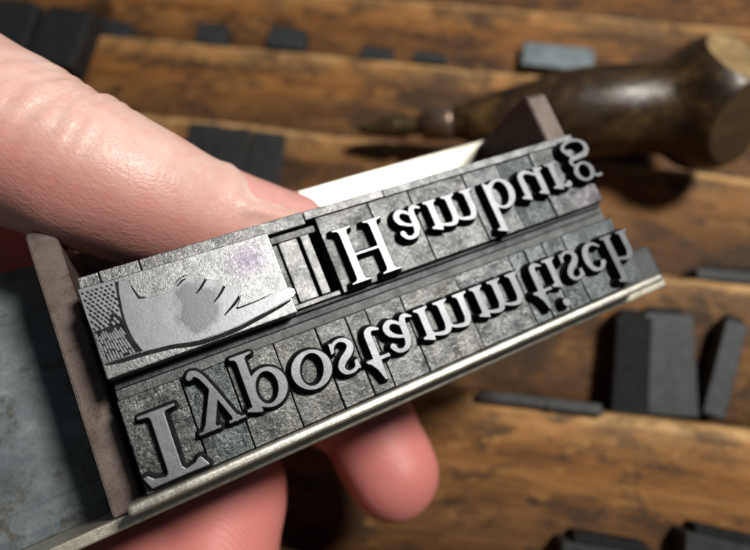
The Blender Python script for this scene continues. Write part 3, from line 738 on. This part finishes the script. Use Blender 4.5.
def tube_mesh(bm, ch, sub=6, n=28):
    C_ = np.array([c for c, r in ch]); R_ = [r for c, r in ch]
    pts = []; rr = []
    for i in range(len(C_) - 1):
        p0 = C_[max(i - 1, 0)]; p1 = C_[i]; p2 = C_[i + 1]; p3 = C_[min(i + 2, len(C_) - 1)]
        for k_ in range(sub):
            t = k_ / sub
            pts.append(.5 * (2 * p1 + (p2 - p0) * t + (2 * p0 - 5 * p1 + 4 * p2 - p3) * t * t + (3 * p1 - p0 - 3 * p2 + p3) * t ** 3)); u = t * t * (3 - 2 * t); rr.append(R_[i] * (1 - u) + R_[i + 1] * u)
    pts.append(C_[-1]); rr.append(R_[-1]); pts = np.array(pts)
    tg = np.gradient(pts, axis=0); tg /= np.linalg.norm(tg, axis=1)[:, None]
    rings = []
    t0 = tg[0]; a = np.cross(t0, [0, 0, 1.0]); a /= np.linalg.norm(a)
    seq = [(pts[0] - tg[0] * rr[0] * math.sin(q), rr[0] * math.cos(q), tg[0]) for q in (1.45, 1.1, .7, .35)] + list(zip(pts, rr, tg)) + [(pts[-1] + tg[-1] * rr[-1] * math.sin(q), rr[-1] * math.cos(q), tg[-1]) for q in (.25, .5, .75, 1.0, 1.2, 1.4, 1.5)]
    for c, r, t in seq:
        a = a - t * (a @ t); a /= np.linalg.norm(a); b = np.cross(t, a)
        rings.append([bm.verts.new(Vector(c + r * (a * math.cos(q) + b * math.sin(q)))) for q in np.linspace(0, 2 * math.pi, n + 1)[:-1]])
    for r0, r1 in zip(rings[:-1], rings[1:]):
        for i in range(n): bm.faces.new((r0[i], r0[(i + 1) % n], r1[(i + 1) % n], r1[i]))
    bm.faces.new(rings[0][::-1]); bm.faces.new(rings[-1])
    return pts, np.array(rr)
bm = bmesh.new()
tp, tr = tube_mesh(bm, thumb); tube_mesh(bm, palm)
for f in fing: tube_mesh(bm, f)
bmesh.ops.recalc_face_normals(bm, faces=bm.faces[:])
me = bpy.data.meshes.new("hand_base"); bm.to_mesh(me); bm.free()
tmp = bpy.data.objects.new("hand_base", me); S.collection.objects.link(tmp)
md = tmp.modifiers.new("r", 'REMESH'); md.mode = 'VOXEL'; md.voxel_size = .62; md.use_smooth_shade = True
ms = tmp.modifiers.new("s", 'SMOOTH'); ms.factor = .5; ms.iterations = 6
dg = bpy.context.evaluated_depsgraph_get()
hm = bpy.data.meshes.new_from_object(tmp.evaluated_get(dg)); bpy.data.objects.remove(tmp)
nv = len(hm.vertices)
co = np.zeros(nv * 3); hm.vertices.foreach_get("co", co); co = co.reshape(-1, 3)
no = np.zeros(nv * 3); hm.vertices.foreach_get("normal", no); no = no.reshape(-1, 3)
# thumb coordinates: distance along axis from the tip, angle from the dorsal direction
seg = np.linalg.norm(np.diff(tp, axis=0), axis=1); along = np.concatenate([[0], np.cumsum(seg)]); along = along[-1] - along
d2 = ((co[:, None, :] - tp[None]) ** 2).sum(2); near = d2.argmin(1); dmin = np.sqrt(d2.min(1))
is_th = dmin < tr[near] * 1.25
# refine the along coordinate
tgv = np.gradient(tp, axis=0); tgv /= np.linalg.norm(tgv, axis=1)[:, None]
s_al = along[near] - ((co - tp[near]) * tgv[near]).sum(1)
rad_dir = co - tp[near]; rad_dir -= tgv[near] * ((rad_dir * tgv[near]).sum(1))[:, None]; rad_dir /= np.linalg.norm(rad_dir, axis=1)[:, None] + 1e-9
DORS = np.array([.30, .93, .20]); DORS /= np.linalg.norm(DORS)
cosd = rad_dir @ DORS
disp = np.zeros(nv)
dw = np.clip((cosd + .1) / .8, 0, 1) * is_th
S_IP = 27.0
for ds, dep, wdt in ((-4.2, .20, .5), (-2.6, .34, .45), (-1.0, .42, .5), (.7, .5, .5), (2.3, .36, .45), (4.0, .25, .5), (6.0, .15, .6)):
    wav = np.array([1.1 * noise.noise(Vector(c * .22) + Vector((ds, 0, 0))) for c in co]) if True else 0
    x_ = s_al - (S_IP + ds) + wav
    disp -= dep * np.exp(-(x_ / wdt) ** 2) * dw
disp += .35 * np.exp(-((s_al - S_IP) / 5.5) ** 2) * dw
ND0 = np.array([.30, .93, .06]); ND0 /= np.linalg.norm(ND0)
angn = np.arccos(np.clip(rad_dir @ ND0, -1, 1))
on = is_th & (s_al < 14)
disp += np.where(on, .50 * np.exp(-((angn - 1.12) / .10) ** 2) * (s_al < 9) * (s_al > -5) + .14 * np.exp(-((s_al - 9.9) / .8) ** 2) * (angn < 1.1) - .22 * ((angn < .98) & (s_al < 9)), 0)
nz = np.array([noise.noise(Vector(c * .16)) for c in co]); disp += .16 * nz
co2 = co + no * disp[:, None]
# flatten the pads where they press on the stick
ps = (co2 - TS) @ RS
def press(ps):
    q = ps.copy()
    m1 = (q[:, 1] < 21.62) & (q[:, 1] > 8) & (q[:, 2] > ZB) & (q[:, 0] > -1)
    q[m1, 1] = 21.62
    inx = (q[:, 0] > -78) & (q[:, 0] < 70)
    m2 = inx & (q[:, 1] > -2.45) & (q[:, 1] < 31.7) & (q[:, 2] > ZB - 1.65) & (q[:, 2] < ZB + 6) & ~((q[:, 1] > 18))
    m3 = inx & (q[:, 1] > -2.45) & (q[:, 1] < 12) & (q[:, 2] > ZB - 1.65)
    dz = q[:, 2] - (ZB - 1.65); dy = q[:, 1] + 2.45
    useY = m3 & (dy < dz); useZ = (m2 | m3) & ~useY
    q[useY, 1] = -2.45; q[useZ, 2] = ZB - 1.65
    return q
ps = press(ps)
co2 = ps @ RS.T + TS
hm.vertices.foreach_set("co", (co2 * MM).ravel()); hm.update()
SIDE = np.cross(DORS, tgv[near]); sd_ = (rad_dir * SIDE).sum(1)
around = np.arctan2(sd_, cosd) * tr[near]
for name, val in (("along", s_al), ("thumbness", is_th * 1.0), ("dorsal", cosd), ("around", around)):
    at_ = hm.attributes.new(name, 'FLOAT', 'POINT'); at_.data.foreach_set("value", val.astype(np.float32))
hm.polygons.foreach_set("use_smooth", [True] * len(hm.polygons))
hm.name = "hand"

def skin_mat(name, nail=False):
    k = NT(name)
    n1 = k.noise(.09, 4, .6); n2 = k.noise(.5, 5, .65); n3 = k.noise(3.2, 4, .6)
    base = k.ramp(n1, [(.35, (.72, .455, .395)), (.65, (.80, .60, .54))])
    base = k.mix(k.ramp(n2, [(.45, 0.0), (.7, .45)]), base, (.70, .33, .27))
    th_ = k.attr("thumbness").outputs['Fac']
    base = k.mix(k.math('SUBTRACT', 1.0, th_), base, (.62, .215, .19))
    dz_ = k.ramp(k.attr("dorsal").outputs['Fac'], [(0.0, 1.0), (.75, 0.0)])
    base = k.mix(k.math('MULTIPLY', k.math('MULTIPLY', th_, dz_), .75), base, (.58, .22, .18))  # redder pad side, with the thumb's underside shade put into the colour
    k.set(Base_Color=base, Roughness=k.math('ADD', k.ramp(n3, [(.3, .30), (.7, .48)]), k.math('MULTIPLY', k.math('SUBTRACT', 1.0, th_), .12)), Subsurface_Weight=.45, Subsurface_Scale=.0012, Subsurface_Radius=(1.0, .35, .2), Specular_IOR_Level=.45)
    # fine skin lines: cells stretched across the finger, plus lines running with the axis
    al, ar = k.attr("along").outputs['Fac'], k.attr("around").outputs['Fac']
    def lines(f_al, f_ar, cr_al, cr_ar):
        cb = k.t.nodes.new("ShaderNodeCombineXYZ")
        k.L(k.math('ADD', k.math('MULTIPLY', al, f_al), k.math('MULTIPLY', ar, f_ar)), cb.inputs[0])
        k.L(k.math('ADD', k.math('MULTIPLY', al, cr_al), k.math('MULTIPLY', ar, cr_ar)), cb.inputs[1])
        return k.noise(1.0, 3, .6, src=cb.outputs[0], dist=.25)
    l1 = lines(1.3, 2.6, .45, -.25); l2 = lines(1.4, -2.4, .45, .25); l3 = lines(2.8, .15, -.06, .45)
    wr = k.math('MULTIPLY', k.math('ADD', k.math('ADD', l1, l2), l3), th_)
    wv = k.t.nodes.new("ShaderNodeTexWave"); wv.wave_type = 'RINGS'; wv.rings_direction = 'Y'
    wv.inputs['Scale'].default_value = .55; wv.inputs['Distortion'].default_value = 5; wv.inputs['Detail'].default_value = 1.0; wv.inputs['Detail Scale'].default_value = .25
    k.L(k.co, wv.inputs['Vector']); ridge = k.math('MULTIPLY', wv.outputs['Fac'], k.math('SUBTRACT', 1.0, th_))
    cells = k.voro(1.5, feat='DISTANCE_TO_EDGE'); cells = k.ramp(cells, [(0, 0.0), (.22, 1.0)])
    b = k.bump(cells, .10, .05); b = k.bump(wr, .45, .12, b); b = k.bump(ridge, .28, .06, b); k.bump(n3, .35, .08, b)
    return k.m
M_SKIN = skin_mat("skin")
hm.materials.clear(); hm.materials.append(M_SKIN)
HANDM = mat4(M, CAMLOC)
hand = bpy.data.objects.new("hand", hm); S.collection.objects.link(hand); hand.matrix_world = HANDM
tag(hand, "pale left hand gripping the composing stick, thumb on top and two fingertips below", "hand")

# thumbnail: a curved plate laid on the back of the thumb tip
bv = BVHTree.FromPolygons([Vector(c) for c in co2], [tuple(p.vertices) for p in hm.polygons])
NAILD = np.array([.30, .93, .06]); NAILD /= np.linalg.norm(NAILD)
vs = []; fs = []; nu, nt = 26, 25
tipi = len(tp) - 1; tgt_ = tgv[-1]
def axis_at(s):                                   # s mm back from the end of the chain (negative = beyond)
    if s < 0: return tp[-1] - tgt_ * s, tgt_
    j = int(np.clip(np.searchsorted(-along, -s), 1, len(tp) - 1)); a1, a0 = along[j - 1], along[j]
    u = (s - a0) / (a1 - a0 + 1e-9); return tp[j] * (1 - u) + tp[j - 1] * u, tgv[j]
for i in range(nu + 1):
    u = i / nu
    for j in range(nt + 1):
        v = j / nt * 2 - 1
        round0 = 1.6 * v * v; endr = 1.3 * v * v
        s = (9.0 - round0) * (1 - u) + (-6.2 + endr) * u
        c, t = axis_at(s)
        dn = NAILD - t * (NAILD @ t); dn /= np.linalg.norm(dn); sd = np.cross(t, dn)
        ang = v * math.radians(58)
        dr = dn * math.cos(ang) + sd * math.sin(ang)
        # nail follows its own smooth arch, seated on the skin
        R0 = 7.2 if s > 0 else 7.2 - .028 * s * s
        R0 = R0 + .12
        hit = bv.ray_cast(Vector(c + dr * 14), Vector(-dr), 14)
        rs_ = np.linalg.norm(np.array(hit[0]) - c) if hit[0] is not None else R0
        lift = .07 + .30 * max(0, (u - .7) / .3)
        edge = max(0, abs(v) - .82) / .18
        vs.append(c + dr * (max(rs_, R0 - 2.0) + lift - .35 * edge * (1 - u * .5) - (.3 if u < .03 else 0)))
for i in range(nu):
    for j in range(nt): a = i * (nt + 1) + j; fs.append((a, a + 1, a + nt + 2, a + nt + 1))
k = NT("thumbnail_keratin")
n1 = k.noise(1.0, 3, .5, src=k.scale((.6, .6, .6)))
k.set(Base_Color=k.mix(k.ramp(k.attr('nail_length').outputs['Fac'], [(.76, 0.0), (.84, 1.0)]), k.ramp(n1, [(.3, (.74, .35, .32)), (.7, (.79, .43, .40))]), (.80, .68, .62)), Roughness=.2, Subsurface_Weight=.2, Subsurface_Scale=.001, Coat_Weight=.3, Coat_Roughness=.15)
k.bump(k.noise(1.0, 2, .5, src=k.scale((.3, 3, 3))), .15, .1)
nl = mesh_obj("thumbnail", vs, fs, k.m, hand, smooth=True)
at_ = nl.data.attributes.new('nail_length', 'FLOAT', 'POINT'); at_.data.foreach_set('value', [i / nu for i in range(nu + 1) for _ in range(nt + 1)])
md = nl.modifiers.new("thick", 'SOLIDIFY'); md.thickness = .45 * MM; md.offset = -1
fix(nl)
